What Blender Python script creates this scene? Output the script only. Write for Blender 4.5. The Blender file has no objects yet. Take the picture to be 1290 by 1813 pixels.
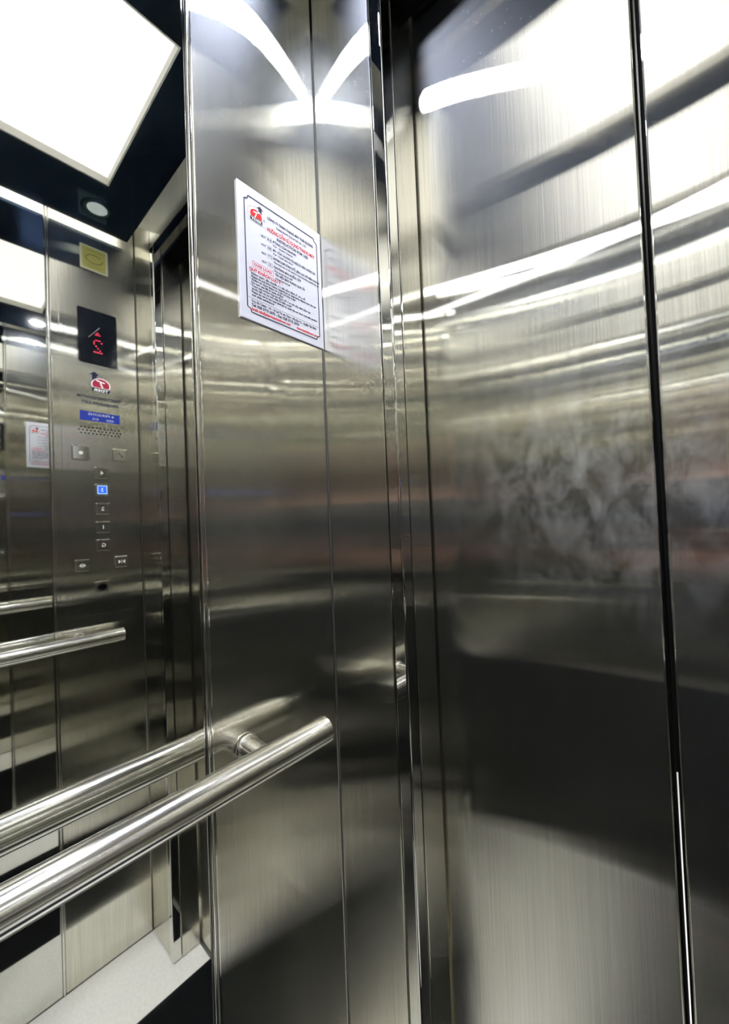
import bpy, bmesh, math, random
from mathutils import Vector, Matrix

random.seed(7)
scene = bpy.context.scene
COL = scene.collection

# ------------------------------------------------------------------ camera
CAM = Vector((0.51, 0.0, 1.2872))
yaw, pitch, roll = math.radians(41.8414), math.radians(1.1251), math.radians(-2.2902)
fw = Vector((-math.sin(yaw) * math.cos(pitch), math.cos(yaw) * math.cos(pitch), math.sin(pitch)))
rt = Vector((math.cos(yaw), math.sin(yaw), 0))
up = rt.cross(fw)
rt2 = rt * math.cos(roll) + up * math.sin(roll)
up2 = -rt * math.sin(roll) + up * math.cos(roll)
cam_data = bpy.data.cameras.new("camera")
cam_data.sensor_fit = 'HORIZONTAL'
cam_data.sensor_width = 36.0
cam_data.lens = 36.0 * 698.86 / 1290.0
cam_data.shift_y = 3.5 / 1290.0
cam_data.clip_start = 0.01
cam = bpy.data.objects.new("camera", cam_data)
COL.objects.link(cam)
cam.matrix_world = Matrix(((rt2.x, up2.x, -fw.x, CAM.x), (rt2.y, up2.y, -fw.y, CAM.y),
                           (rt2.z, up2.z, -fw.z, CAM.z), (0, 0, 0, 1)))
scene.camera = cam

# ------------------------------------------------------------------ world, exposure, bounces
world = bpy.data.worlds.new("world")
world.use_nodes = True
world.node_tree.nodes["Background"].inputs[0].default_value = (0.02, 0.022, 0.025, 1)
world.node_tree.nodes["Background"].inputs[1].default_value = 0.2
scene.world = world
vs = scene.view_settings
vs.view_transform = 'Standard'
vs.look = 'None'
vs.gamma = 1.0
vs.use_curve_mapping = False
vs.exposure = 0.0
scene.cycles.max_bounces = 13
scene.cycles.glossy_bounces = 14
scene.cycles.diffuse_bounces = 3
scene.cycles.sample_clamp_indirect = 20.0
scene.cycles.caustics_reflective = True
scene.cycles.adaptive_threshold = 0.016

PANEL_LIGHT = 1.55
SPOT_LIGHT = 1700.0
LED_LIGHT = 2.5
SPOT_BEAM = 0.2

# ------------------------------------------------------------------ dimensions (metres, car interior)
W = 0.9006            # left wall x=0, right wall x=W
YF = 0.4777           # front returns
YB = -0.536           # back wall
YD = 0.5620           # door face
YM0, YM1 = -0.306, 0.2478   # mirror panel on the side walls
XS, XE = 0.1316, 0.1563     # polished strip on a front return
XG = 0.4618           # gap between the two door leaves
ZC = 2.218            # underside of ceiling plate
ZW = 2.31             # top of the walls
ZT, ZO = 2.161, 2.129 # transom bottom, opening top

# ------------------------------------------------------------------ materials
def new_mat(name):
    m = bpy.data.materials.new(name)
    m.use_nodes = True
    nt = m.node_tree
    nt.nodes.clear()
    out = nt.nodes.new("ShaderNodeOutputMaterial")
    return m, nt, out

def N(nt, t, **kw):
    n = nt.nodes.new(t)
    for k, v in kw.items():
        setattr(n, k, v)
    return n

def simple(name, col, rough=0.5, metal=0.0, emit=None, estr=0.0, spec=0.5):
    m, nt, out = new_mat(name)
    b = N(nt, "ShaderNodeBsdfPrincipled")
    b.inputs["Base Color"].default_value = (*col, 1)
    b.inputs["Roughness"].default_value = rough
    b.inputs["Metallic"].default_value = metal
    b.inputs["Specular IOR Level"].default_value = spec
    if emit:
        b.inputs["Emission Color"].default_value = (*emit, 1)
        b.inputs["Emission Strength"].default_value = estr
    # faint procedural variation so no surface is perfectly flat in tone
    tc = N(nt, "ShaderNodeTexCoord"); nz = N(nt, "ShaderNodeTexNoise")
    nz.inputs["Scale"].default_value = 60
    mr = N(nt, "ShaderNodeMapRange")
    mr.inputs[3].default_value = max(0.0, rough - 0.02); mr.inputs[4].default_value = min(1, rough + 0.02)
    nt.links.new(tc.outputs["Object"], nz.inputs["Vector"])
    nt.links.new(nz.outputs["Fac"], mr.inputs[0])
    nt.links.new(mr.outputs[0], b.inputs["Roughness"])
    nt.links.new(b.outputs[0], out.inputs[0])
    return m

def hairline(name, col, r_tight, a_tight, r_wide, a_wide, mix, grain=0.25, smudge=0.0, dust=0.0, wave=0.0):
    """Vertically brushed stainless steel: two anisotropic lobes that smear sideways, fine grain, grease marks."""
    m, nt, out = new_mat(name)
    L = nt.links.new
    geo = N(nt, "ShaderNodeNewGeometry")
    pos = geo.outputs["Position"]
    crs = N(nt, "ShaderNodeVectorMath", operation='CROSS_PRODUCT')
    L(geo.outputs["True Normal"], crs.inputs[0]); crs.inputs[1].default_value = (0, 0, 1)
    # grain: noise stretched along z
    mp = N(nt, "ShaderNodeMapping"); mp.inputs["Scale"].default_value = (520, 520, 5)
    L(pos, mp.inputs["Vector"])
    nz = N(nt, "ShaderNodeTexNoise"); nz.inputs["Scale"].default_value = 1.0; nz.inputs["Detail"].default_value = 3
    L(mp.outputs[0], nz.inputs["Vector"])
    mp2 = N(nt, "ShaderNodeMapping"); mp2.inputs["Scale"].default_value = (9, 9, 1.6)
    L(pos, mp2.inputs["Vector"])
    wv = N(nt, "ShaderNodeTexNoise"); wv.inputs["Scale"].default_value = 1.0; wv.inputs["Detail"].default_value = 1
    L(mp2.outputs[0], wv.inputs["Vector"])
    b1 = N(nt, "ShaderNodeBump"); b1.inputs["Strength"].default_value = wave; b1.inputs["Distance"].default_value = 0.01
    L(wv.outputs["Fac"], b1.inputs["Height"])
    b2 = N(nt, "ShaderNodeBump"); b2.inputs["Strength"].default_value = grain; b2.inputs["Distance"].default_value = 0.0004
    L(nz.outputs["Fac"], b2.inputs["Height"]); L(b1.outputs[0], b2.inputs["Normal"])
    cr = N(nt, "ShaderNodeMapRange")
    cr.inputs[1].default_value = 0.3; cr.inputs[2].default_value = 0.7
    cr.inputs[3].default_value = 0.90; cr.inputs[4].default_value = 1.06
    L(nz.outputs["Fac"], cr.inputs[0])
    cm = N(nt, "ShaderNodeVectorMath", operation='SCALE'); cm.inputs[0].default_value = col
    L(cr.outputs[0], cm.inputs["Scale"])
    def lobe(r, a):
        g = N(nt, "ShaderNodeBsdfAnisotropic")
        g.distribution = 'BECKMANN'
        g.inputs["Roughness"].default_value = r
        g.inputs["Anisotropy"].default_value = a
        L(cm.outputs[0], g.inputs["Color"]); L(crs.outputs[0], g.inputs["Tangent"]); L(b2.outputs[0], g.inputs["Normal"])
        return g
    g1, g2 = lobe(r_tight, a_tight), lobe(r_wide, a_wide)
    mx = N(nt, "ShaderNodeMixShader"); mx.inputs[0].default_value = mix
    L(g1.outputs[0], mx.inputs[1]); L(g2.outputs[0], mx.inputs[2])
    # fine scratches: a little wide, even haze
    hz_ = N(nt, "ShaderNodeBsdfAnisotropic"); hz_.distribution = 'BECKMANN'
    hz_.inputs["Roughness"].default_value = 0.55; hz_.inputs["Color"].default_value = (0.58, 0.62, 0.70, 1)
    mxh = N(nt, "ShaderNodeMixShader"); mxh.inputs[0].default_value = 0.022
    L(mx.outputs[0], mxh.inputs[1]); L(hz_.outputs[0], mxh.inputs[2])
    last = mxh.outputs[0]
    if smudge > 0:
        mps = N(nt, "ShaderNodeMapping"); mps.inputs["Scale"].default_value = (38, 38, 24)
        L(pos, mps.inputs["Vector"])
        ns = N(nt, "ShaderNodeTexNoise"); ns.inputs["Scale"].default_value = 1.0; ns.inputs["Detail"].default_value = 9
        ns.inputs["Roughness"].default_value = 0.65; ns.inputs["Distortion"].default_value = 0.35
        L(mps.outputs[0], ns.inputs["Vector"])
        rg = N(nt, "ShaderNodeMapRange"); rg.inputs[1].default_value = 0.42; rg.inputs[2].default_value = 0.80
        L(ns.outputs["Fac"], rg.inputs[0])
        # grease sits where hands push the leaves apart
        dist = N(nt, "ShaderNodeVectorMath", operation='DISTANCE')
        sc = N(nt, "ShaderNodeMapping"); sc.inputs["Scale"].default_value = (1.0, 1.0, 1.15)
        L(pos, sc.inputs["Vector"]); L(sc.outputs[0], dist.inputs[0])
        dist.inputs[1].default_value = (0.43, YD, 1.345 * 1.15)
        fd = N(nt, "ShaderNodeMapRange"); fd.inputs[1].default_value = 0.26; fd.inputs[2].default_value = 0.04
        L(dist.outputs["Value"], fd.inputs[0])
        ml = N(nt, "ShaderNodeMath", operation='MULTIPLY'); L(rg.outputs[0], ml.inputs[0]); L(fd.outputs[0], ml.inputs[1])
        ml2 = N(nt, "ShaderNodeMath", operation='MULTIPLY'); L(ml.outputs[0], ml2.inputs[0]); ml2.inputs[1].default_value = smudge
        df = N(nt, "ShaderNodeBsdfDiffuse"); df.inputs[0].default_value = (0.75, 0.77, 0.8, 1)
        mx2 = N(nt, "ShaderNodeMixShader"); L(ml2.outputs[0], mx2.inputs[0]); L(last, mx2.inputs[1]); L(df.outputs[0], mx2.inputs[2])
        last = mx2.outputs[0]
    if dust > 0:
        vo = N(nt, "ShaderNodeTexVoronoi"); vo.inputs["Scale"].default_value = 150
        L(pos, vo.inputs["Vector"])
        lt = N(nt, "ShaderNodeMath", operation='LESS_THAN'); lt.inputs[1].default_value = 0.085
        L(vo.outputs["Distance"], lt.inputs[0])
        nn = N(nt, "ShaderNodeTexNoise"); nn.inputs["Scale"].default_value = 5
        L(pos, nn.inputs["Vector"])
        gt = N(nt, "ShaderNodeMapRange"); gt.inputs[1].default_value = 0.5; gt.inputs[2].default_value = 0.65; gt.inputs[4].default_value = dust
        L(nn.outputs["Fac"], gt.inputs[0])
        sz = N(nt, "ShaderNodeSeparateXYZ"); L(pos, sz.inputs[0])
        hz = N(nt, "ShaderNodeMapRange"); hz.inputs[1].default_value = 1.7; hz.inputs[2].default_value = 2.0
        L(sz.outputs["Z"], hz.inputs[0])
        m0 = N(nt, "ShaderNodeMath", operation='MULTIPLY'); L(lt.outputs[0], m0.inputs[0]); L(hz.outputs[0], m0.inputs[1])
        mm = N(nt, "ShaderNodeMath", operation='MULTIPLY'); L(m0.outputs[0], mm.inputs[0]); L(gt.outputs[0], mm.inputs[1])
        df = N(nt, "ShaderNodeBsdfDiffuse"); df.inputs[0].default_value = (0.7, 0.72, 0.75, 1)
        mx3 = N(nt, "ShaderNodeMixShader"); L(mm.outputs[0], mx3.inputs[0]); L(last, mx3.inputs[1]); L(df.outputs[0], mx3.inputs[2])
        last = mx3.outputs[0]
    L(last, out.inputs[0])
    return m

def polished(name, col, rough, speck=0.0, scale=90.0):
    m, nt, out = new_mat(name)
    L = nt.links.new
    g = N(nt, "ShaderNodeBsdfAnisotropic"); g.distribution = 'GGX'
    g.inputs["Color"].default_value = (*col, 1); g.inputs["Roughness"].default_value = rough
    last = g.outputs[0]
    geo = N(nt, "ShaderNodeNewGeometry")
    vo = N(nt, "ShaderNodeTexNoise"); vo.inputs["Scale"].default_value = scale; vo.inputs["Detail"].default_value = 4
    L(geo.outputs["Position"], vo.inputs["Vector"])
    mr = N(nt, "ShaderNodeMapRange"); mr.inputs[1].default_value = 0.62; mr.inputs[2].default_value = 0.8
    mr.inputs[4].default_value = speck
    L(vo.outputs["Fac"], mr.inputs[0])
    df = N(nt, "ShaderNodeBsdfDiffuse"); df.inputs[0].default_value = (0.6, 0.65, 0.7, 1)
    mx = N(nt, "ShaderNodeMixShader"); L(mr.outputs[0], mx.inputs[0]); L(last, mx.inputs[1]); L(df.outputs[0], mx.inputs[2])
    L(mx.outputs[0], out.inputs[0])
    return m

def stone(name, c1, c2, rough, spec=0.5):
    m, nt, out = new_mat(name)
    L = nt.links.new
    b = N(nt, "ShaderNodeBsdfPrincipled"); b.inputs["Roughness"].default_value = rough
    b.inputs["Specular IOR Level"].default_value = spec
    tc = N(nt, "ShaderNodeNewGeometry")
    nz = N(nt, "ShaderNodeTexNoise"); nz.inputs["Scale"].default_value = 120; nz.inputs["Detail"].default_value = 6
    L(tc.outputs["Position"], nz.inputs["Vector"])
    rp = N(nt, "ShaderNodeValToRGB"); rp.color_ramp.elements[0].color = (*c1, 1); rp.color_ramp.elements[1].color = (*c2, 1)
    rp.color_ramp.elements[0].position = 0.35; rp.color_ramp.elements[1].position = 0.65
    L(nz.outputs["Fac"], rp.inputs[0]); L(rp.outputs[0], b.inputs["Base Color"])
    L(b.outputs[0], out.inputs[0])
    return m

STEEL = (0.705, 0.69, 0.61)
M = {}
M['hair'] = hairline("brushed_steel_wall", STEEL, 0.115, -0.88, 0.19, -0.92, 0.16, grain=0.10, dust=0.5, wave=0.02)
M['hair_door'] = hairline("brushed_steel_door", STEEL, 0.115, -0.88, 0.19, -0.92, 0.16, grain=0.10, smudge=0.20, dust=0.5, wave=0.04)
M['mirror'] = polished("mirror_steel", (0.74, 0.74, 0.70), 0.02, 0.003)
M['edge'] = polished("polished_steel_edge", (0.80, 0.80, 0.77), 0.10, 0.02)
M['tube'] = polished("polished_tube", (0.88, 0.87, 0.84), 0.16, 0.01)
M['black_steel'] = polished("blue_black_mirror_steel", (0.06, 0.105, 0.20), 0.12, 0.05, 140)
M['dark_panel'] = simple("shade_panel_black", (0.012, 0.012, 0.013), 0.35, spec=0.3)  # black of the added rear panel that darkens the reflections
M['black'] = simple("black_rubber", (0.002, 0.002, 0.002), 0.8, spec=0.02)
M['backing'] = simple("dark_sheet_backing", (0.02, 0.02, 0.02), 0.7)
M['white_frame'] = simple("white_lamp_frame", (0.50, 0.49, 0.44), 0.4)
M['diffuser'] = simple("lit_white_diffuser", (0.85, 0.85, 0.85), 0.5, emit=(0.98, 0.98, 1.0), estr=PANEL_LIGHT)
M['spot_on'] = simple("lit_spot_lens", (0.9, 0.9, 0.9), 0.3, emit=(0.90, 0.92, 1.0), estr=SPOT_LIGHT)
M['spot_dim'] = simple("dim_spot_lens", (0.62, 0.68, 0.70), 0.25, emit=(0.8, 0.95, 1.0), estr=0.25)  # weak glow put into the material of the dim lens
M['led'] = simple("lit_led_tape", (0.9, 0.9, 0.9), 0.4, emit=(1.0, 0.98, 0.93), estr=LED_LIGHT)
M['cavity'] = simple("white_cavity_paint", (0.8, 0.8, 0.78), 0.6)
M['stone_w'] = stone("pale_stone", (0.70, 0.69, 0.67), (0.77, 0.76, 0.74), 0.35)
M['stone_b'] = stone("black_stone", (0.002, 0.0025, 0.003), (0.005, 0.006, 0.007), 0.45, 0.05)
M['board'] = simple("white_acrylic_board", (0.44, 0.45, 0.52), 0.25)
M['navy'] = simple("navy_print", (0.008, 0.010, 0.035), 0.6, spec=0.1)
M['red'] = simple("red_print", (0.42, 0.008, 0.012), 0.6, spec=0.1)
M['crimson'] = simple("crimson_print", (0.27, 0.004, 0.035), 0.5, spec=0.2)
M['white'] = simple("white_print", (0.85, 0.83, 0.84), 0.5)
M['blue'] = simple("blue_plate", (0.006, 0.022, 0.24), 0.4, spec=0.2)
M['display'] = simple("black_display_glass", (0.006, 0.008, 0.012), 0.08)
M['ledred'] = simple("red_dot_led", (0.4, 0.0, 0.02), 0.4, emit=(1.0, 0.02, 0.08), estr=1.4)
M['ledblue'] = simple("blue_lit_button", (0.02, 0.06, 0.5), 0.4, emit=(0.003, 0.03, 1.0), estr=1.6)
M['ledblueline'] = simple("blue_lit_ring", (0.3, 0.5, 0.9), 0.4, emit=(0.20, 0.45, 1.0), estr=1.4)
M['engraved'] = simple("engraved_mark", (0.50, 0.51, 0.50), 0.5)
M['yellow'] = simple("yellow_sticker", (0.30, 0.29, 0.07), 0.5)
M['yellow_pale'] = simple("pale_sticker_rim", (0.42, 0.42, 0.32), 0.4)
M['olive'] = simple("olive_print", (0.10, 0.09, 0.008), 0.5)
M['alu'] = simple("aluminium_sill", (0.6, 0.6, 0.58), 0.35, metal=1.0)
M['landing_floor'] = stone("landing_tile", (0.75, 0.75, 0.73), (0.85, 0.85, 0.83), 0.5)
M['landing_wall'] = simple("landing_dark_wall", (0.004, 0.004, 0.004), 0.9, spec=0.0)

# ------------------------------------------------------------------ mesh helpers
def link(name, me, mat=None, parent=None):
    o = bpy.data.objects.new(name, me)
    COL.objects.link(o)
    if mat is not None:
        me.materials.append(mat)
    if parent is not None:
        o.parent = parent
    return o

def from_bm(name, bm, mat, parent=None, smooth=False):
    me = bpy.data.meshes.new(name)
    bm.normal_update()
    bm.to_mesh(me); bm.free()
    if smooth:
        for p in me.polygons:
            p.use_smooth = True
    return link(name, me, mat, parent)

def add_box(bm, lo, hi):
    vs_ = [bm.verts.new((x, y, z)) for x in (lo[0], hi[0]) for y in (lo[1], hi[1]) for z in (lo[2], hi[2])]
    for f in ((0, 1, 3, 2), (4, 6, 7, 5), (0, 4, 5, 1), (2, 3, 7, 6), (0, 2, 6, 4), (1, 5, 7, 3)):
        bm.faces.new([vs_[i] for i in f])

def box(name, lo, hi, mat, parent=None, bevel=0.0, seg=3):
    lo2 = [min(a, b) for a, b in zip(lo, hi)]; hi2 = [max(a, b) for a, b in zip(lo, hi)]
    bm = bmesh.new(); add_box(bm, lo2, hi2)
    bmesh.ops.recalc_face_normals(bm, faces=bm.faces)
    o = from_bm(name, bm, mat, parent, smooth=bevel > 0)
    if bevel > 0:
        md = o.modifiers.new("bevel", 'BEVEL')
        md.width = bevel; md.segments = seg; md.limit_method = 'ANGLE'; md.harden_normals = True
    return o

def tube(name, a, b, r, mat, parent=None, seg=48, cap=True, chamfer=0.0):
    a, b = Vector(a), Vector(b)
    ax = (b - a).normalized()
    t1 = ax.orthogonal().normalized(); t2 = ax.cross(t1)
    prof = [(0.0, r - chamfer), (chamfer, r), ((b - a).length - chamfer, r), ((b - a).length, r - chamfer)] if chamfer else [(0.0, r), ((b - a).length, r)]
    bm = bmesh.new(); rings = []
    for d, rr in prof:
        rings.append([bm.verts.new(a + ax * d + (t1 * math.cos(2 * math.pi * i / seg) + t2 * math.sin(2 * math.pi * i / seg)) * rr) for i in range(seg)])
    for r0, r1 in zip(rings, rings[1:]):
        for i in range(seg):
            f = bm.faces.new((r0[i], r0[(i + 1) % seg], r1[(i + 1) % seg], r1[i])); f.smooth = True
    if cap:
        bm.faces.new(rings[0][::-1]); bm.faces.new(rings[-1])
    bmesh.ops.recalc_face_normals(bm, faces=bm.faces)
    return from_bm(name, bm, mat, parent)

def poly(name, pts, z, mat, parent, thick=0.0):
    """flat print or thin plate in a local u,v plane at height z"""
    bm = bmesh.new()
    vv = [bm.verts.new((p[0], p[1], z)) for p in pts]
    f = bm.faces.new(vv)
    if f.normal.z < 0 or True:
        bm.normal_update()
        if f.normal.z < 0:
            f.normal_flip()
    if thick:
        r = bmesh.ops.extrude_face_region(bm, geom=[f])
        for v in [g for g in r['geom'] if isinstance(g, bmesh.types.BMVert)]:
            v.co.z += thick
        bmesh.ops.recalc_face_normals(bm, faces=bm.faces)
    return from_bm(name, bm, mat, parent)

def rrect(cx, cy, w, h, r, n=5):
    pts = []
    for (sx, sy, a0) in ((1, 1, 0), (-1, 1, 90), (-1, -1, 180), (1, -1, 270)):
        for i in range(n + 1):
            a = math.radians(a0 + 90 * i / n)
            pts.append((cx + sx * (w / 2 - r) + r * math.cos(a), cy + sy * (h / 2 - r) + r * math.sin(a)))
    return pts

def strokes(name, segs, z, mat, parent, width):
    """several print strokes (u0,v0,u1,v1) as one print mesh"""
    bm = bmesh.new()
    for u0, v0, u1, v1 in segs:
        d = Vector((u1 - u0, v1 - v0)); L = d.length or 1
        n_ = Vector((-d.y, d.x)) / L * width / 2
        f = bm.faces.new([bm.verts.new((u0 - n_.x, v0 - n_.y, z)), bm.verts.new((u1 - n_.x, v1 - n_.y, z)),
                          bm.verts.new((u1 + n_.x, v1 + n_.y, z)), bm.verts.new((u0 + n_.x, v0 + n_.y, z))])
    bm.normal_update()
    for f in bm.faces:
        if f.normal.z < 0: f.normal_flip()
    return from_bm(name, bm, mat, parent)

def text(name, body, u, v, size, mat, parent, z, width=None, align='LEFT', bold=0.0, rot=0.0, squeeze=None):
    c = bpy.data.curves.new(name, 'FONT')
    c.body = body; c.size = size; c.resolution_u = 2; c.align_x = align; c.offset = bold
    tmp = bpy.data.objects.new(name, c); COL.objects.link(tmp)
    dg = bpy.context.evaluated_depsgraph_get()
    me = bpy.data.meshes.new_from_object(tmp.evaluated_get(dg))
    bpy.data.objects.remove(tmp); bpy.data.curves.remove(c)
    me.name = name
    me.materials.clear()
    xs = [q.co.x for q in me.vertices] or [0, 1]
    sx = 1.0
    if width:
        sx = width / max(1e-6, max(xs) - min(xs))
    x0 = min(xs) if align == 'LEFT' else 0
    cr, sr = math.cos(rot), math.sin(rot)
    for q in me.vertices:
        a, b = (q.co.x - x0) * sx, q.co.y
        q.co = (u + a * cr - b * sr, v + a * sr + b * cr, z)
    return link(name, me, mat, parent)

def empty(name, m=None):
    o = bpy.data.objects.new(name, None); COL.objects.link(o)
    o.empty_display_size = 0.05
    if m is not None:
        o.matrix_world = m
    return o

def tag(o, label=None, cat=None, group=None, kind=None):
    if label: o["label"] = label
    if cat: o["category"] = cat
    if group: o["group"] = group
    if kind: o["kind"] = kind
    return o

def copy_tree(o, parent=None):
    c = o.copy(); COL.objects.link(c)
    if parent is not None: c.parent = parent
    for ch in list(o.children):
        copy_tree(ch, c)
    return c

def face_left(y, z, x=0.0):     # local u=+Y, v=+Z, n=+X
    return Matrix(((0, 0, 1, x), (1, 0, 0, y), (0, 1, 0, z), (0, 0, 0, 1)))

def face_right(y, z, x=W):      # local u=-Y, v=+Z, n=-X
    return Matrix(((0, 0, -1, x), (-1, 0, 0, y), (0, 1, 0, z), (0, 0, 0, 1)))

# ------------------------------------------------------------------ floor
fl = box("floor", (-0.03, YB - 0.03, -0.06), (W + 0.03, YF + 0.0, -0.021), M['backing'])
tag(fl, "lift car floor of pale side slabs around a black centre", kind="structure")
FX0, FX1 = 0.222, 0.678
box("floor_slab", (0.0, YB, -0.02), (FX0 - 0.0005, YD - 0.006, 0), M['stone_w'], fl)
box("floor_slab", (FX0 + 0.0005, YB, -0.02), (FX1 - 0.0005, YD - 0.006, 0), M['stone_b'], fl)
box("floor_slab", (FX1 + 0.0005, YB, -0.02), (W, YD - 0.006, 0), M['stone_w'], fl)

# ------------------------------------------------------------------ side walls
def side_wall(name, left):
    sx = 0.0 if left else W
    s = -1 if left else 1
    w = box(name, (sx + s * 0.02, YB - 0.04, -0.02), (sx + s * 0.05, YF + 0.03, ZW), M['backing'])
    def pan(nm, y0, y1, mat):
        return box(nm, (sx, y0, 0.002), (sx + s * 0.019, y1, ZW), M[mat], w, bevel=0.0035, seg=4)
    pan("steel_panel", YB + 0.001, YM0 - 0.0015, 'hair')
    pan("mirror_panel", YM0 + 0.0045, YM1 - 0.0045, 'mirror')
    # narrow polished bead that covers the joint between mirror and brushed panel
    for y in (YM0 + 0.0015, YM1 - 0.0015):
        box("joint_bead", (sx - s * 0.0015, y - 0.0028, 0.002), (sx + s * 0.018, y + 0.0028, ZW), M['edge'], w, bevel=0.0022, seg=4)
    pan("steel_panel", YM1 + 0.0015, YF - 0.0008, 'hair')
    return w
wl = side_wall("wall_left", True)
tag(wl, "left lift wall of mirror steel and brushed steel panels", kind="structure")
wr = side_wall("wall_right", False)
tag(wr, "right lift wall of mirror steel and brushed steel panels", kind="structure")

# ------------------------------------------------------------------ back wall
wb = box("wall_back", (-0.04, YB - 0.05, -0.02), (W + 0.04, YB - 0.02, ZW), M['backing'])
tag(wb, "rear lift wall of brushed panels around a mirror panel", kind="structure")
for nm, x0, x1, mt in (("steel_panel", 0.001, 0.238, 'hair'), ("mirror_panel", 0.242, W - 0.242, 'mirror'), ("steel_panel", W - 0.238, W - 0.001, 'hair')):
    box(nm, (x0, YB - 0.019, 0.705), (x1, YB, ZW), M[mt], wb, bevel=0.003, seg=3)
    box("added_shade_panel", (x0, YB - 0.019, 0.002), (x1, YB, 0.702), M['dark_panel'], wb, bevel=0.003, seg=3)  # unseen black panel, added to darken the low reflections in the doors

# ------------------------------------------------------------------ front wall: returns, polished strips, jambs, transom
wf = box("wall_front", (-0.04, YF + 0.02, 2.20), (W + 0.04, YF + 0.05, ZW), M['backing'])
tag(wf, "front lift wall with brushed returns and steel transom", kind="structure")
for left in (True, False):
    X = (lambda x: x) if left else (lambda x: W - x)
    box("return_panel", (X(0.0008), YF, 0.002), (X(XS - 0.0012), YF + 0.018, ZW), M['hair'], wf, bevel=0.002, seg=3)
    box("polished_strip", (X(XS + 0.0006), YF - 0.0012, 0.002), (X(XE), YF + 0.024, ZT), M['mirror'], wf, bevel=0.0035, seg=5)
    box("jamb_panel", (X(XE - 0.012), YF + 0.0255, 0.002), (X(XE), YD - 0.0045, ZT + 0.03), M['hair'], wf, bevel=0.0012, seg=2)
box("transom_panel", (XS - 0.0005, YF + 0.0005, ZT + 0.0005), (W - XS + 0.0005, YF + 0.018, ZW), M['hair'], wf, bevel=0.002, seg=3)
box("header_strip", (XE + 0.0004, YF + 0.004, ZO + 0.003), (W - XE - 0.0004, YF + 0.03, ZT - 0.001), M['black_steel'], wf, bevel=0.001, seg=2)
box("header_lip", (XE + 0.0004, YF + 0.002, ZO), (W - XE - 0.0004, YF + 0.02, ZO + 0.0026), M['edge'], wf)
box("soffit_panel", (XE, YF + 0.031, ZO + 0.006), (W - XE, YD - 0.004, ZO + 0.02), M['black'], wf)

# ------------------------------------------------------------------ doors
def leaf(name, x0, x1, seal_x, label):
    d = box(name, (x0, YD, 0.006), (x1, YD + 0.028, ZO + 0.05), M['hair_door'], None, bevel=0.0030, seg=4)
    tag(d, label, kind="structure")
    return d
GAP = 0.0037
d1 = leaf("door_1", 0.10, XG - GAP, 0, "brushed steel lift door leaf beside the polished strip")
d2 = leaf("door_2", XG + GAP, W - 0.10, 0, "brushed steel lift door leaf at the right edge of view")
box("seal_strip", (XG - GAP - 0.0002, YD + 0.0032, 0.02), (XG - GAP + 0.0020, YD + 0.026, ZO + 0.04), M['black'], d1)
box("seal_strip", (XG + GAP - 0.0020, YD + 0.0032, 0.02), (XG + GAP + 0.0002, YD + 0.026, ZO + 0.04), M['black'], d2)

sill = box("trim_1", (0.0, YD - 0.005, -0.03), (W, YD + 0.06, 0.0), M['alu'])
tag(sill, "grooved aluminium door sill under the lift doors", kind="structure")
for k in range(3):
    box("sill_groove", (XE, YD + 0.006 + k * 0.015, -0.0005), (W - XE, YD + 0.010 + k * 0.015, 0.0004), M['black'], sill)

# landing outside, seen only through the slit between the leaves
lf = box("floor_landing", (-0.4, YD + 0.08, -0.05), (1.4, 2.45, -0.001), M['landing_floor'])
tag(lf, "pale tiled landing floor outside the lift doors", kind="structure")
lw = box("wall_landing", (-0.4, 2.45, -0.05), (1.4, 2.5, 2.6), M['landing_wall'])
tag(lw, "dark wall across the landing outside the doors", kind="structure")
ld = bpy.data.lights.new("landing_lamp", 'AREA'); ld.energy = 70; ld.size = 0.5
lo = bpy.data.objects.new("landing_lamp", ld); COL.objects.link(lo); lo.location = (0.46, 1.5, 2.5)

# ------------------------------------------------------------------ ceiling plate with two light openings
PX0, PX1 = 0.225, 0.676
PY = ((0.006, 0.344), (-0.402, -0.064))
CX0, CX1, CY0, CY1 = 0.028, W - 0.028, YB + 0.029, YF - 0.029
xs = [CX0, PX0, PX1, CX1]; ys = [CY0, PY[1][0], PY[1][1], PY[0][0], PY[0][1], CY1]
bm = bmesh.new(); gv = {}
for i, x in enumerate(xs):
    for j, y in enumerate(ys):
        gv[i, j] = bm.verts.new((x, y, ZC))
fs = []
for i in range(3):
    for j in range(5):
        if i == 1 and j in (1, 3):
            continue
        fs.append(bm.faces.new((gv[i, j], gv[i, j + 1], gv[i + 1, j + 1], gv[i + 1, j])))
r = bmesh.ops.extrude_face_region(bm, geom=fs)
for v in [g for g in r['geom'] if isinstance(g, bmesh.types.BMVert)]:
    v.co.z += 0.008
bmesh.ops.recalc_face_normals(bm, faces=bm.faces)
ce = from_bm("ceiling", bm, M['black_steel'])
tag(ce, "blue black mirror steel ceiling plate with a gap all round", kind="structure")
box("cavity_roof", (-0.04, YB - 0.04, ZW + 0.0005), (W + 0.04, YF + 0.05, ZW + 0.02), M['cavity'], ce)

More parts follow.
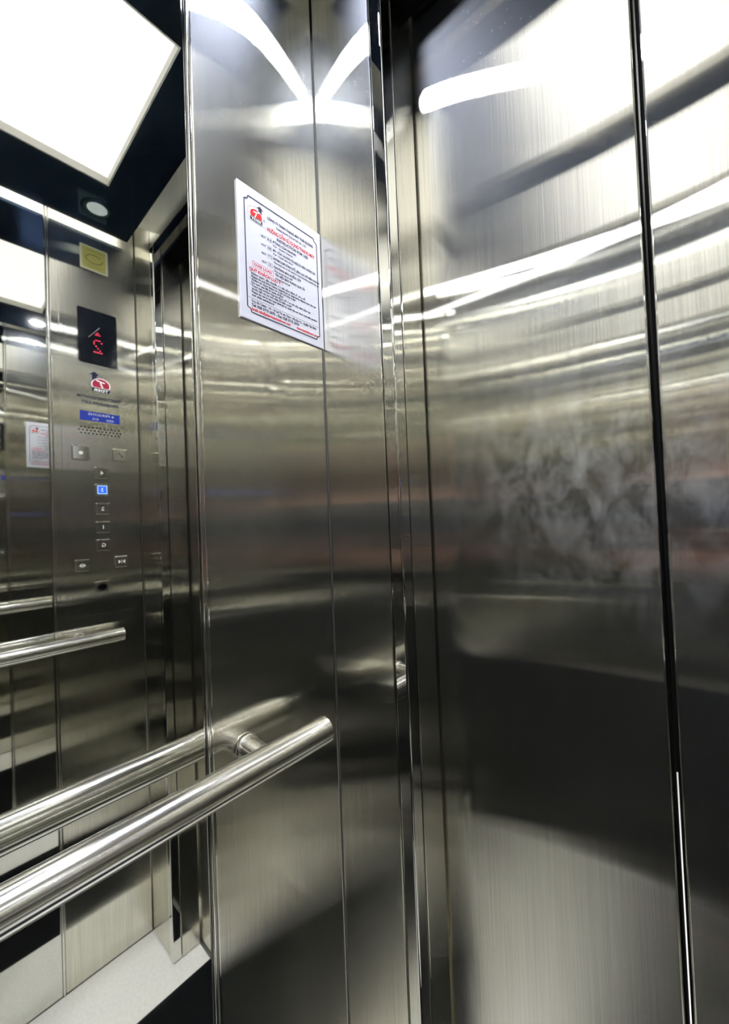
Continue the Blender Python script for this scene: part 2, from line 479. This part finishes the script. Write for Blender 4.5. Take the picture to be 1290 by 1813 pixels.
def light_panel(y0, y1, label):
    e = empty("ceiling_light_panel", Matrix.Translation(((PX0 + PX1) / 2, (y0 + y1) / 2, ZC)))
    tag(e, label, "ceiling light", "square ceiling light panels")
    hx, hy, h, t = (PX1 - PX0) / 2, (y1 - y0) / 2, 0.024, 0.004
    bm = bmesh.new()
    e0 = 0.0004
    add_box(bm, (-hx + e0, -hy + e0, 0.0003), (-hx + t, hy - e0, h)); add_box(bm, (hx - t, -hy + e0, 0.0003), (hx - e0, hy - e0, h))
    add_box(bm, (-hx + t, -hy + e0, 0.0003), (hx - t, -hy + t, h)); add_box(bm, (-hx + t, hy - t, 0.0003), (hx - t, hy - e0, h))
    bmesh.ops.recalc_face_normals(bm, faces=bm.faces)
    from_bm("frame", bm, M['white_frame'], e)
    box("diffuser", (-hx + t, -hy + t, h - 0.004), (hx - t, hy - t, h), M['diffuser'], e)
    return e
light_panel(*PY[0], "square white ceiling light panel nearer the lift doors")
light_panel(*PY[1], "square white ceiling light panel nearer the rear wall")

def downlight(x, y, lit, label):
    e = empty("recessed_spotlight", Matrix.Translation((x, y, ZC)))
    tag(e, label, "spotlight", "round recessed ceiling spotlights")
    bm = bmesh.new(); seg = 40
    prof = [(0.040, 0.0), (0.039, -0.0020), (0.030, -0.0022), (0.025, -0.0006)]
    rings = [[bm.verts.new((r_ * math.cos(2 * math.pi * i / seg), r_ * math.sin(2 * math.pi * i / seg), z_)) for i in range(seg)] for r_, z_ in prof]
    for a, b in zip(rings, rings[1:]):
        for i in range(seg):
            f = bm.faces.new((a[i], a[(i + 1) % seg], b[(i + 1) % seg], b[i])); f.smooth = True
    bmesh.ops.recalc_face_normals(bm, faces=bm.faces)
    from_bm("trim_ring", bm, M['black_steel'], e)
    tube("lens", (0, 0, -0.0004), (0, 0, -0.0012), 0.025, M['spot_on'] if lit else M['spot_dim'], e, seg=40)
    if lit:   # the lamp's own downward beam
        la = bpy.data.lights.new("spot_beam", 'AREA'); la.shape = 'DISK'; la.size = 0.05; la.spread = math.radians(75)
        la.energy = SPOT_BEAM; la.color = (0.95, 0.96, 1.0)
        lb = bpy.data.objects.new("spot_beam", la); COL.objects.link(lb); lb.parent = e; lb.location = (0, 0, -0.003)
    return e
SX = 0.118
downlight(SX, 0.344, True, "brightly lit round spotlight in the front left ceiling corner")
downlight(W - SX, 0.344, False, "dim round spotlight in the front right ceiling corner")
downlight(SX, -0.402, True, "lit round spotlight in the rear left ceiling corner")
downlight(W - SX, -0.402, True, "lit round spotlight in the rear right ceiling corner")

led = box("led_tape", (CX1 - 0.030, CY0 + 0.004, ZC + 0.0085), (CX1 - 0.020, CY1 - 0.004, ZC + 0.055), M['led'])
tag(led, "lit LED tape in the gap above the right wall", "light strip")

# ------------------------------------------------------------------ handrails
RZ, RX, RR = 0.978, 0.056, 0.0195
def handrail(p0, p1, inward, stations, label):
    """p0,p1: axis ends of the tube; inward: unit vector from the wall to the tube"""
    e = empty("handrail", Matrix.Translation(((p0[0] + p1[0]) / 2, (p0[1] + p1[1]) / 2, RZ)))
    tag(e, label, "handrail", "polished steel handrails")
    c = Vector(e.location)
    a, b = Vector(p0) - c, Vector(p1) - c
    ax = (b - a).normalized(); w = Vector(inward)
    tube("rail_tube", a + ax * 0.0015, b - ax * 0.0015, RR, M['tube'], e, seg=96, cap=False)
    for q, s in ((a, 1), (b, -1)):
        tube("end_cap", q + ax * s * 0.004, q - ax * s * 0.0005, RR - 0.0008, M['tube'], e, seg=48, chamfer=0.0012)
    for t in stations:
        s = a + ax * t
        br = tube("bracket", s - w * (RX - 0.0005), s - w * (RR * 0.75), 0.0148, M['tube'], e, seg=40, cap=False)
        tube("collar", s - w * (RX - 0.0005), s - w * (RX - 0.0075), 0.0175, M['tube'], br, seg=40, chamfer=0.0008)
    return e
handrail((RX, -0.455, RZ), (RX, 0.400, RZ), (1, 0, 0), (0.105, 0.755), "round polished steel handrail on the left wall below the sign")
handrail((W - RX, -0.455, RZ), (W - RX, 0.400, RZ), (-1, 0, 0), (0.105, 0.755), "round polished steel handrail on the right wall under the buttons")

# ------------------------------------------------------------------ company emblem, used on the sign and on the control panel
def emblem(parent, cx, cy, s, z, red, dark):
    """s: width of the red dome; arrow at the upper right, letters round the left"""
    pts = []
    for i in range(41):
        a = math.radians(-25 + 230 * i / 40)
        pts.append((cx + s * 0.5 * math.cos(a), cy + s * 0.42 * math.sin(a)))
    arrow = [(0.22, 0.10), (0.50, 0.02), (0.50, 0.62), (0.68, 0.62), (0.36, 0.86), (0.04, 0.62), (0.22, 0.62)]
    poly("emblem_arrow", [(cx + a * s, cy + b * s) for a, b in arrow], z, dark, parent)
    poly("emblem_rim", [(cx + (p[0] - cx) * 1.1, cy + (p[1] - cy) * 1.1) for p in pts], z + 0.00015, M['white'], parent)
    poly("emblem_dome", pts, z + 0.0003, red, parent)
    strokes("emblem_letter", [(cx - 0.22 * s, cy + 0.18 * s, cx, cy + 0.22 * s), (cx, cy + 0.22 * s, cx + 0.26 * s, cy + 0.30 * s),
                              (cx + 0.03 * s, cy + 0.22 * s, cx - 0.02 * s, cy), (cx - 0.02 * s, cy, cx - 0.10 * s, cy - 0.17 * s)],
            z + 0.00045, M['white'], parent, 0.075 * s)
    poly("emblem_bar", [(cx - 0.5 * s, cy - 0.46 * s), (cx + 0.52 * s, cy - 0.46 * s), (cx + 0.52 * s, cy - 0.24 * s), (cx - 0.5 * s, cy - 0.24 * s)], z + 0.0003, dark, parent)
    text("emblem_text", "TDER", cx - 0.42 * s, cy - 0.435 * s, 0.23 * s, M['white'], parent, z + 0.00045, width=0.86 * s, bold=0.004 * s)
    word = "ELEVATOR"
    for i, ch in enumerate(word):
        a = math.radians(192 - 98 * i / (len(word) - 1))
        text("emblem_text", ch, cx + 0.63 * s * math.cos(a) - 0.03 * s, cy + 0.55 * s * math.sin(a), 0.15 * s, dark if i > 3 else red, parent, z, rot=a - math.pi / 2)
    text("emblem_text", "\u00ae", cx + 0.60 * s, cy - 0.12 * s, 0.26 * s, dark, parent, z)

# ------------------------------------------------------------------ instruction sign on the left wall
SW, SH = 0.1635, 0.206
sg = empty("instruction_sign", face_left(0.313, 1.595, 0.0002))
tag(sg, "white Vietnamese lift instruction sign with red and navy print", "sign")
bd = box("sign_board", (0, 0, 0), (SW, SH, 0.003), M['board'], sg, bevel=0.0006, seg=2)
zt = 0.0033
n = 0.007; m_ = 0.0115
x0, x1, y0, y1 = m_, SW - 0.0095, 0.0125, SH - 0.0155
fr = [(x0 + n, y0, x1 - n, y0), (x0 + n, y1, x1 - n, y1), (x0, y0 + n, x0, y1 - n), (x1, y0 + n, x1, y1 - n)]
for cx_, cy_, sx_, sy_ in ((x0, y0, 1, 1), (x1, y0, -1, 1), (x0, y1, 1, -1), (x1, y1, -1, -1)):
    fr += [(cx_ + sx_ * n, cy_, cx_ + sx_ * n * 0.75, cy_ + sy_ * n * 0.72), (cx_ + sx_ * n * 0.75, cy_ + sy_ * n * 0.72, cx_, cy_ + sy_ * n)]
strokes("sign_border", fr, zt, M['navy'], sg, 0.0016)
emblem(sg, 0.0315, 0.1665, 0.021, zt, M['red'], M['navy'])
def line(s, u, v, size, mat='navy', width=None, bold=0.0):
    return text("printed_line", s, u, v, size, M[mat], sg, zt, width=width, bold=bold + 0.00013)
line("C\u00d4NG TY TNHH THANG M\u00c1Y TH\u00c1I D\u01af\u01a0NG", 0.052, 0.1725, 0.0062, width=0.0935, bold=0.00008)
line("THAIDUONG ELEVATOR CO., LTD", 0.068, 0.1650, 0.0050, width=0.062)
line("H\u01af\u1edaNG D\u1eaaN S\u1eec D\u1ee4NG THANG M\u00c1Y", 0.0515, 0.1540, 0.0085, 'red', width=0.0970, bold=0.00012)
line("INSTRUCTION FOR USE", 0.069, 0.1465, 0.0066, width=0.064, bold=0.00008)
rows = [("N\u00daT", "\u0110\u00d3NG C\u1eecA NHANH", "For : closing button", 0.046, 0.0385),
        ("N\u00daT", "M\u1ede C\u1eecA L\u1ea0I KHI C\u00d3 NG\u01af\u1edcI V\u00c0O HO\u1eb6C RA", "For : Open the door", 0.088, 0.0385),
        ("N\u00daT", "INTERCOM D\u00d9NG \u0110\u1ec2 LI\u00caN L\u1ea0C V\u1edaI B\u00caN NGO\u00c0I", "The intercom to be used to communicate outside the car", 0.096, 0.095),
        ("N\u00daT", "CHU\u00d4NG B\u00c1O KH\u1ea8N C\u1ea4P", "The emergency bell", 0.055, 0.036)]
vy = 0.1385
for k, (a, b, c_, wb_, wc_) in enumerate(rows):
    line(a, 0.0395, vy, 0.0048, width=0.0085)
    strokes("symbol_box", [(0.0505, vy - 0.001, 0.0505, vy + 0.005), (0.0585, vy - 0.001, 0.0585, vy + 0.005),
                           (0.0505, vy - 0.001, 0.0585, vy - 0.001), (0.0505, vy + 0.005, 0.0585, vy + 0.005)], zt, M['navy'], sg, 0.0004)
    cxs, cys = 0.0545, vy + 0.002
    if k == 0:
        poly("printed_symbol", [(cxs - 0.003, cys + 0.002), (cxs - 0.003, cys - 0.002), (cxs - 0.0004, cys)], zt, M['navy'], sg)
        poly("printed_symbol", [(cxs + 0.003, cys + 0.002), (cxs + 0.0004, cys), (cxs + 0.003, cys - 0.002)], zt, M['navy'], sg)
    elif k == 1:
        poly("printed_symbol", [(cxs - 0.0006, cys + 0.002), (cxs - 0.003, cys), (cxs - 0.0006, cys - 0.002)], zt, M['navy'], sg)
        poly("printed_symbol", [(cxs + 0.0006, cys + 0.002), (cxs + 0.0006, cys - 0.002), (cxs + 0.003, cys)], zt, M['navy'], sg)
    elif k == 2:
        strokes("printed_symbol", [(cxs - 0.003, cys, cxs - 0.0015, cys + 0.0012), (cxs - 0.0015, cys + 0.0012, cxs + 0.0015, cys + 0.0012), (cxs + 0.0015, cys + 0.0012, cxs + 0.003, cys)], zt, M['navy'], sg, 0.0009)
    else:
        strokes("printed_symbol", [(cxs - 0.002, cys - 0.0012, cxs + 0.002, cys - 0.0012), (cxs - 0.0012, cys - 0.001, cxs, cys + 0.0022), (cxs, cys + 0.0022, cxs + 0.0012, cys - 0.001)], zt, M['navy'], sg, 0.0005)
    line(b, 0.0610, vy + 0.0008, 0.0052, width=wb_, bold=0.00006)
    line(c_, 0.0615, vy - 0.0045, 0.0040, width=wc_)
    vy -= 0.0133
line("OVER LOAD", 0.0250, 0.0867, 0.0054, 'red', width=0.032)
strokes("overload_box", [(0.0225, 0.0845, 0.0600, 0.0845), (0.0225, 0.0925, 0.0600, 0.0925), (0.0225, 0.0845, 0.0225, 0.0925), (0.0600, 0.0845, 0.0600, 0.0925)], zt, M['red'], sg, 0.0005)
line("T\u00cdN HI\u1ec6U B\u00c1O THANG QU\u00c1 T\u1ea2I", 0.0635, 0.0880, 0.0052, width=0.060, bold=0.00006)
line("Overload signal", 0.0640, 0.0825, 0.0040, width=0.028)
line("QU\u00dd KH\u00c1CH L\u01afU \u00dd :", 0.0165, 0.0770, 0.0066, 'red', width=0.060, bold=0.0001)
body = [("* Kh\u00f4ng mang, v\u1eadn chuy\u1ec3n c\u00e1c v\u1eadt c\u1ed3ng k\u1ec1nh d\u1ec5 ch\u00e1y n\u1ed5", 0.107), ("  Please do not bring heavy, hazardous or explosive objects into the car", 0.128),
        ("* Kh\u00f4ng s\u1eed d\u1ee5ng thang m\u00e1y khi c\u00f3 h\u1ecfa ho\u1ea1n", 0.086), ("  Do not use lift in case of fire", 0.058),
        ("* Trong m\u1ecdi tr\u01b0\u1eddng h\u1ee3p xin \u0111\u1eebng c\u1ed1 g\u1eafng m\u1edf c\u1eeda cabin b\u1eb1ng tay", 0.118), ("  tr\u01b0\u1edbc khi c\u00f3 s\u1ef1 tr\u1ee3 gi\u00fap t\u1eeb b\u00ean ngo\u00e0i", 0.074),
        ("  Please do not in any case attempt to open the car door manually pending", 0.130), ("  out side assistance", 0.040)]
vy = 0.0713
for s, w_ in body:
    line(s, 0.0165 + (0.003 if s[0] == ' ' else 0), vy, 0.0048, width=w_, bold=0.00003)
    vy -= 0.0047
strokes("sign_rule", [(x0, 0.0345, x1, 0.0345)], zt, M['navy'], sg, 0.0004)
line("Tr\u1ee5 S\u1edf Ch\u00ednh : 14 - 16 L\u00ea Th\u00e1nh T\u00f4ng - Ph\u01b0\u1eddng 5 - Qu\u1eadn T\u00e2n B\u00ecnh", 0.0185, 0.0285, 0.0054, width=0.128, bold=0.00004)
line("Tel: 028 3715 2075 - Fax: 028 3715 2076", 0.0185, 0.0225, 0.0058, width=0.090, bold=0.0001)
line("Email: info@thangmaythaiduong.com", 0.0185, 0.0163, 0.0056, 'red', width=0.072, bold=0.0001)
line("thangmaythaiduong.com", 0.1030, 0.0163, 0.0056, 'red', width=0.045, bold=0.0001)

# ------------------------------------------------------------------ control panel on the right wall
CPY, CPZ = 0.3640, 1.10
cp = empty("control_panel", face_right(CPY, CPZ, W - 0.0002))
tag(cp, "brushed steel lift control panel with floor buttons and display", "control panel")
PWH = 0.094
box("face_plate", (-PWH, -0.06, 0), (PWH, 0.945, 0.0022), M['hair'], cp, bevel=0.0008, seg=2)
z0 = 0.0023
def U(y): return CPY - y
def V(z): return z - CPZ
# display
ds = poly("display", rrect(U(0.3665), V(1.888), 0.104, 0.168, 0.005), z0, M['display'], cp, 0.0012)
dots = [(0, 1, 1, 1, 0), (1, 0, 0, 0, 1), (0, 0, 0, 0, 1), (0, 0, 0, 1, 0), (0, 0, 1, 0, 0), (0, 1, 0, 0, 0), (1, 1, 1, 1, 1)]
bm = bmesh.new()
def dot(bm, u, v, r_, z):
    bm.faces.new([bm.verts.new((u + r_ * math.cos(a * math.pi / 4), v + r_ * math.sin(a * math.pi / 4), z)) for a in range(8)])
for j, row in enumerate(dots):
    for i, q in enumerate(row):
        if q: dot(bm, U(0.3665) - 0.0100 + i * 0.0050, V(1.880) - j * 0.0062, 0.0019, z0 + 0.0014)
from_bm("display_digit", bm, M['ledred'], ds)
bm = bmesh.new()
for j, row in enumerate([(0, 0, 1, 0, 0), (0, 1, 1, 1, 0), (1, 1, 1, 1, 1)]):
    for i, q in enumerate(row):
        if q: dot(bm, U(0.3665) - 0.0064 + i * 0.0032, V(1.905) - j * 0.0042, 0.0013, z0 + 0.0014)
from_bm("display_arrow", bm, M['ledred'], ds)
strokes("painted_glint", [(U(0.342), V(1.884), U(0.372), V(1.922))], z0 + 0.0014, M['engraved'], ds, 0.0009)  # pale stroke painted on the glass as a reflected glint
emblem(cp, U(0.372), V(1.742), 0.046, z0, M['crimson'], M['navy'])
text("printed_line", "THAIDUONG ELEVATOR", U(0.4255), V(1.6955), 0.0118, M['navy'], cp, z0, width=0.118, bold=0.0004)
text("printed_line", "PASSENGER LIFT", U(0.4175), V(1.679), 0.0118, M['navy'], cp, z0, width=0.098, bold=0.0004)
bp_ = poly("capacity_plate", rrect(U(0.368), V(1.6415), 0.105, 0.028, 0.001, 2), z0, M['blue'], cp, 0.0012)
text("printed_line", "6 PERSONS", U(0.404), V(1.6445), 0.010, M['engraved'], bp_, z0 + 0.0014, width=0.068)
text("printed_line", "450", U(0.404), V(1.6310), 0.009, M['engraved'], bp_, z0 + 0.0014, width=0.020)
text("printed_line", "KG", U(0.362), V(1.6310), 0.009, M['engraved'], bp_, z0 + 0.0014, width=0.015)
for rr_, (cnt, vz, off) in enumerate(((11, 1.6065, 0.0), (12, 1.5975, -0.5), (11, 1.5885, 0.0))):
    for k in range(cnt):
        u = U(0.4225) + 0.0051 + (k + off) * 0.0100
        poly("speaker_hole", [(u + 0.0024 * math.cos(a * math.pi / 4), V(vz) + 0.0024 * math.sin(a * math.pi / 4)) for a in range(8)], z0, M['black'], cp)
def button(y, z, sym, lit=False, s=0.036):
    b = box("button", (U(y) - s / 2, V(z) - s / 2, z0 - 0.0005), (U(y) + s / 2, V(z) + s / 2, z0 + 0.0065), M['edge'], cp, bevel=0.0055, seg=5)
    zb = z0 + 0.0067
    if lit:
        poly("lit_face", rrect(U(y), V(z), s * 0.70, s * 0.70, 0.003), zb, M['ledblue'], b)
        h = s * 0.33
        strokes("lit_ring", [(U(y) - h, V(z) - h, U(y) + h, V(z) - h), (U(y) - h, V(z) + h, U(y) + h, V(z) + h), (U(y) - h, V(z) - h, U(y) - h, V(z) + h), (U(y) + h, V(z) - h, U(y) + h, V(z) + h)], zb + 0.0002, M['ledblueline'], b, 0.0018)
    mt = M['ledblueline'] if lit else M['engraved']
    zz = zb + 0.0002
    if sym == 'open':
        poly("symbol", [(U(y) - 0.0085, V(z)), (U(y) - 0.002, V(z) - 0.006), (U(y) - 0.002, V(z) + 0.006)], zz, mt, b)
        poly("symbol", [(U(y) + 0.0085, V(z)), (U(y) + 0.002, V(z) + 0.006), (U(y) + 0.002, V(z) - 0.006)], zz, mt, b)
        strokes("symbol", [(U(y), V(z) - 0.006, U(y), V(z) + 0.006)], zz, mt, b, 0.001)
    elif sym == 'close':
        poly("symbol", [(U(y) - 0.0025, V(z)), (U(y) - 0.009, V(z) + 0.006), (U(y) - 0.009, V(z) - 0.006)], zz, mt, b)
        poly("symbol", [(U(y) + 0.0025, V(z)), (U(y) + 0.009, V(z) - 0.006), (U(y) + 0.009, V(z) + 0.006)], zz, mt, b)
        strokes("symbol", [(U(y), V(z) - 0.006, U(y), V(z) + 0.006)], zz, mt, b, 0.001)
    elif sym == 'bell':
        poly("symbol", [(U(y) + 0.005 * math.cos(a * math.pi / 8), V(z) + 0.005 * math.sin(a * math.pi / 8)) for a in range(16)], zz, mt, b)
    elif sym == 'phone':
        strokes("symbol", [(U(y) - 0.006, V(z) - 0.006, U(y) + 0.005, V(z) + 0.006), (U(y) - 0.007, V(z) - 0.003, U(y) - 0.003, V(z) - 0.007), (U(y) + 0.002, V(z) + 0.007, U(y) + 0.006, V(z) + 0.003)], zz, M['backing'], b, 0.0016)
    else:
        text("symbol", sym, U(y), V(z) - 0.0055, 0.0160, mt, b, zz, align='CENTER', bold=0.0003)
button(0.314, 1.526, 'bell', s=0.044)
button(0.418, 1.529, 'phone', s=0.040)
for ch, z in (("4", 1.469), ("3", 1.417), ("2", 1.359), ("1", 1.303), ("G", 1.248)):
    button(0.3665, z, ch, lit=(ch == "3"))
button(0.311, 1.191, 'open'); button(0.414, 1.193, 'close')
ks = box("key_switch", (U(0.360) - 0.019, V(1.121) - 0.018, z0 - 0.0005), (U(0.360) + 0.019, V(1.121) + 0.018, z0 + 0.004), M['edge'], cp, bevel=0.003, seg=3)
poly("key_barrel", [(U(0.360) + 0.012 * math.cos(a * math.pi / 12), V(1.121) + 0.010 * math.sin(a * math.pi / 12)) for a in range(24)], z0 + 0.0042, M['black'], ks, 0.003)

# inspection sticker above the control panel
st = empty("inspection_sticker", face_right(0.363, 2.1345, W - 0.0002))
tag(st, "small yellow inspection sticker high on the right wall", "sticker")
poly("backing", rrect(0, 0, 0.074, 0.076, 0.003), 0.0001, M['yellow_pale'], st, 0.0003)
poly("printed_field", rrect(0, 0, 0.062, 0.066, 0.002), 0.0006, M['yellow'], st)
sg_ = []
for i in range(28):
    a0, a1 = 2 * math.pi * i / 28, 2 * math.pi * (i + 1) / 28
    if 10 < i < 13: continue
    sg_.append((0.022 * math.cos(a0), 0.013 * math.sin(a0), 0.022 * math.cos(a1), 0.013 * math.sin(a1)))
strokes("printed_ring", sg_, 0.0008, M['olive'], st, 0.0028)
for seg_ in [(-0.022, 0.024, 0.020, 0.024), (-0.020, -0.020, 0.018, -0.020), (-0.018, -0.026, 0.020, -0.026)]:
    strokes("printed_row", [seg_], 0.0008, M['olive'], st, 0.0012)

# ------------------------------------------------------------------ photographer standing behind the phone (seen only as smears in the steel)
M['skin'] = simple("skin", (0.17, 0.088, 0.068), 0.5)
M['lip'] = simple("lip", (0.16, 0.055, 0.05), 0.5)
M['shirt'] = simple("charcoal_cotton", (0.018, 0.017, 0.022), 0.85)
M['jeans'] = simple("dark_denim", (0.010, 0.012, 0.018), 0.9)
M['shoe'] = simple("black_shoe", (0.012, 0.012, 0.012), 0.5)
M['hair_dark'] = simple("dark_hair", (0.012, 0.009, 0.008), 0.6)
M['phone'] = simple("navy_phone_shell", (0.010, 0.016, 0.05), 0.2)

def skin_mesh(name, chains, mat, parent, root=None, sub=2):
    """chains: lists of (point, radius or (rx, ry)); equal points are welded"""
    idx, vs_, rs, es = {}, [], [], []
    for ch in chains:
        prev = None
        for p, r_ in ch:
            k = tuple(round(c, 4) for c in p)
            if k not in idx:
                idx[k] = len(vs_); vs_.append(p); rs.append(r_)
            if prev is not None and prev != idx[k]:
                es.append((prev, idx[k]))
            prev = idx[k]
    me = bpy.data.meshes.new(name)
    me.from_pydata([tuple(v) for v in vs_], es, [])
    o = link(name, me, mat, parent)
    sk = o.modifiers.new("skin", 'SKIN'); sk.use_smooth_shade = True
    if not me.skin_vertices:
        me.skin_vertices.new()
    for i, r_ in enumerate(rs):
        me.skin_vertices[0].data[i].radius = (r_, r_) if isinstance(r_, float) else r_
        me.skin_vertices[0].data[i].use_root = (i == 0)
    sb = o.modifiers.new("subdivision", 'SUBSURF'); sb.levels = sub; sb.render_levels = sub
    return o

pb = math.radians(25)
PF = Vector((-math.sin(pb), math.cos(pb), 0)); PR = Vector((math.cos(pb), math.sin(pb), 0)); PU = Vector((0, 0, 1))
PB = Vector((0.625, -0.335, 0))
pe = empty("person", Matrix.Translation(PB))
tag(pe, "person in dark shirt and trousers holding up a phone", "person")
def P(r_, f_, z_): return PR * r_ + PF * f_ + PU * z_
def Wp(v): return v - PB
phone_c = CAM - fw * 0.095 - up2 * 0.060
def G(a, b, c): return Wp(phone_c + rt2 * a + up2 * b + fw * c)     # phone frame: right, up, towards the scene
pelvis, waist, chest, neckb = P(0, 0, 0.90), P(0, 0.005, 1.02), P(0, 0.0, 1.22), P(0, -0.01, 1.36)
body = [[(pelvis, 0.085), (waist, 0.088), (chest, (0.125, 0.10)), (neckb, (0.085, 0.07)), (P(0, 0.005, 1.43), 0.048), (P(0, 0.02, 1.475), 0.058),
         (P(0, 0.02, 1.545), 0.078), (P(0, 0.01, 1.61), 0.062), (P(0, 0.01, 1.64), 0.03)]]
for s in (1, -1):
    sh, el, wr_ = P(s * 0.165, -0.01, 1.33), P(s * 0.205, 0.06, 1.09), G(s * 0.062, -0.055, -0.018)
    body.append([(neckb, (0.085, 0.07)), (sh, 0.052), (sh * 0.5 + el * 0.5, 0.043), (el, 0.037), (el * 0.5 + wr_ * 0.5, 0.034), (wr_, 0.024)])
    palm = G(s * 0.054, -0.018, -0.012)
    body.append([(wr_, 0.024), (palm, (0.022, 0.014))])
    for k in range(4):      # four fingers curl round the back of the phone
        kn = G(s * 0.052, -0.040 + k * 0.016, 0.004); md_ = G(s * 0.044, -0.041 + k * 0.0165, 0.020); ti = G(s * (0.026 - 0.003 * (k % 2)), -0.042 + k * 0.0165, 0.020)
        body.append([(palm, (0.022, 0.014)), (kn, 0.0085), (md_, 0.0080), (ti, 0.0070)])
    body.append([(palm, (0.022, 0.014)), (G(s * 0.044, 0.002, -0.020), 0.0095), (G(s * 0.028, 0.012, -0.018), 0.0085)])   # thumb
    hip, kne, ank = P(s * 0.085, 0, 0.84), P(s * 0.10, 0.015, 0.46), P(s * 0.11, -0.02, 0.085)
    body.append([(pelvis, 0.085), (hip, 0.070), (kne, 0.052), (kne * 0.5 + ank * 0.5 + PF * -0.015, 0.050), (ank, 0.034), (P(s * 0.12, 0.09, 0.035), 0.030)])
bo = skin_mesh("body", body, M['skin'], pe)
# clothes
shirt = [[(P(0, 0, 0.77), (0.168, 0.130)), (P(0, 0, 0.86), (0.168, 0.130)), (waist, (0.155, 0.115)), (chest, (0.170, 0.125)), (P(0, -0.01, 1.33), (0.13, 0.10)), (P(0, -0.002, 1.395), 0.062)]]
for s in (1, -1):
    sh, el = P(s * 0.165, -0.01, 1.33), P(s * 0.205, 0.06, 1.09)
    shirt.append([(P(0, -0.01, 1.33), (0.13, 0.10)), (sh, 0.066), (sh * 0.5 + el * 0.5, 0.060), (sh * 0.25 + el * 0.75, 0.057)])
skin_mesh("shirt", shirt, M['shirt'], pe)
tr = [[(P(0, 0, 0.97), (0.135, 0.100)), (P(0, 0, 0.92), (0.150, 0.115)), (P(0, 0, 0.84), (0.150, 0.118))]]
for s in (1, -1):
    tr.append([(P(0, 0, 0.84), (0.150, 0.118)), (P(s * 0.088, 0, 0.72), 0.092), (P(s * 0.10, 0.015, 0.46), 0.070), (P(s * 0.108, -0.015, 0.20), 0.062), (P(s * 0.11, -0.01, 0.10), 0.060), (P(s * 0.11, -0.01, 0.055), 0.058)])
skin_mesh("trousers", tr, M['jeans'], pe)
for s in (1, -1):
    skin_mesh("shoe", [[(P(s * 0.11, -0.06, 0.045), (0.038, 0.042)), (P(s * 0.112, 0.0, 0.047), (0.042, 0.044)), (P(s * 0.118, 0.08, 0.040), (0.042, 0.036)), (P(s * 0.122, 0.135, 0.034), (0.034, 0.030))]], M['shoe'], pe)
skin_mesh("hair", [[(P(0, -0.035, 1.50), 0.062), (P(0, -0.030, 1.57), 0.084), (P(0, 0.004, 1.635), 0.076), (P(0, 0.045, 1.635), 0.045)]], M['hair_dark'], pe)
for s in (1, -1):
    tube("eye", P(s * 0.030, 0.088, 1.548), P(s * 0.030, 0.096, 1.548), 0.010, M['hair_dark'], pe, seg=12)
    skin_mesh("ear", [[(P(s * 0.078, 0.015, 1.525), 0.008), (P(s * 0.084, 0.010, 1.545), 0.012), (P(s * 0.083, 0.010, 1.565), 0.009)]], M['skin'], pe, sub=1)
skin_mesh("nose", [[(P(0, 0.092, 1.555), 0.009), (P(0, 0.108, 1.522), 0.013)]], M['skin'], pe, sub=1)
tube("mouth", P(-0.02, 0.083, 1.492), P(0.02, 0.083, 1.492), 0.0045, M['lip'], pe, seg=12)

ph = empty("phone", Matrix(((rt2.x, up2.x, -fw.x, phone_c.x), (rt2.y, up2.y, -fw.y, phone_c.y), (rt2.z, up2.z, -fw.z, phone_c.z), (0, 0, 0, 1))))
tag(ph, "dark navy phone held upright in both hands", "phone")
box("shell", (-0.037, -0.079, -0.004), (0.037, 0.079, 0.004), M['phone'], ph, bevel=0.003, seg=3)
poly("screen", rrect(0, 0, 0.069, 0.150, 0.006), 0.0042, M['display'], ph)
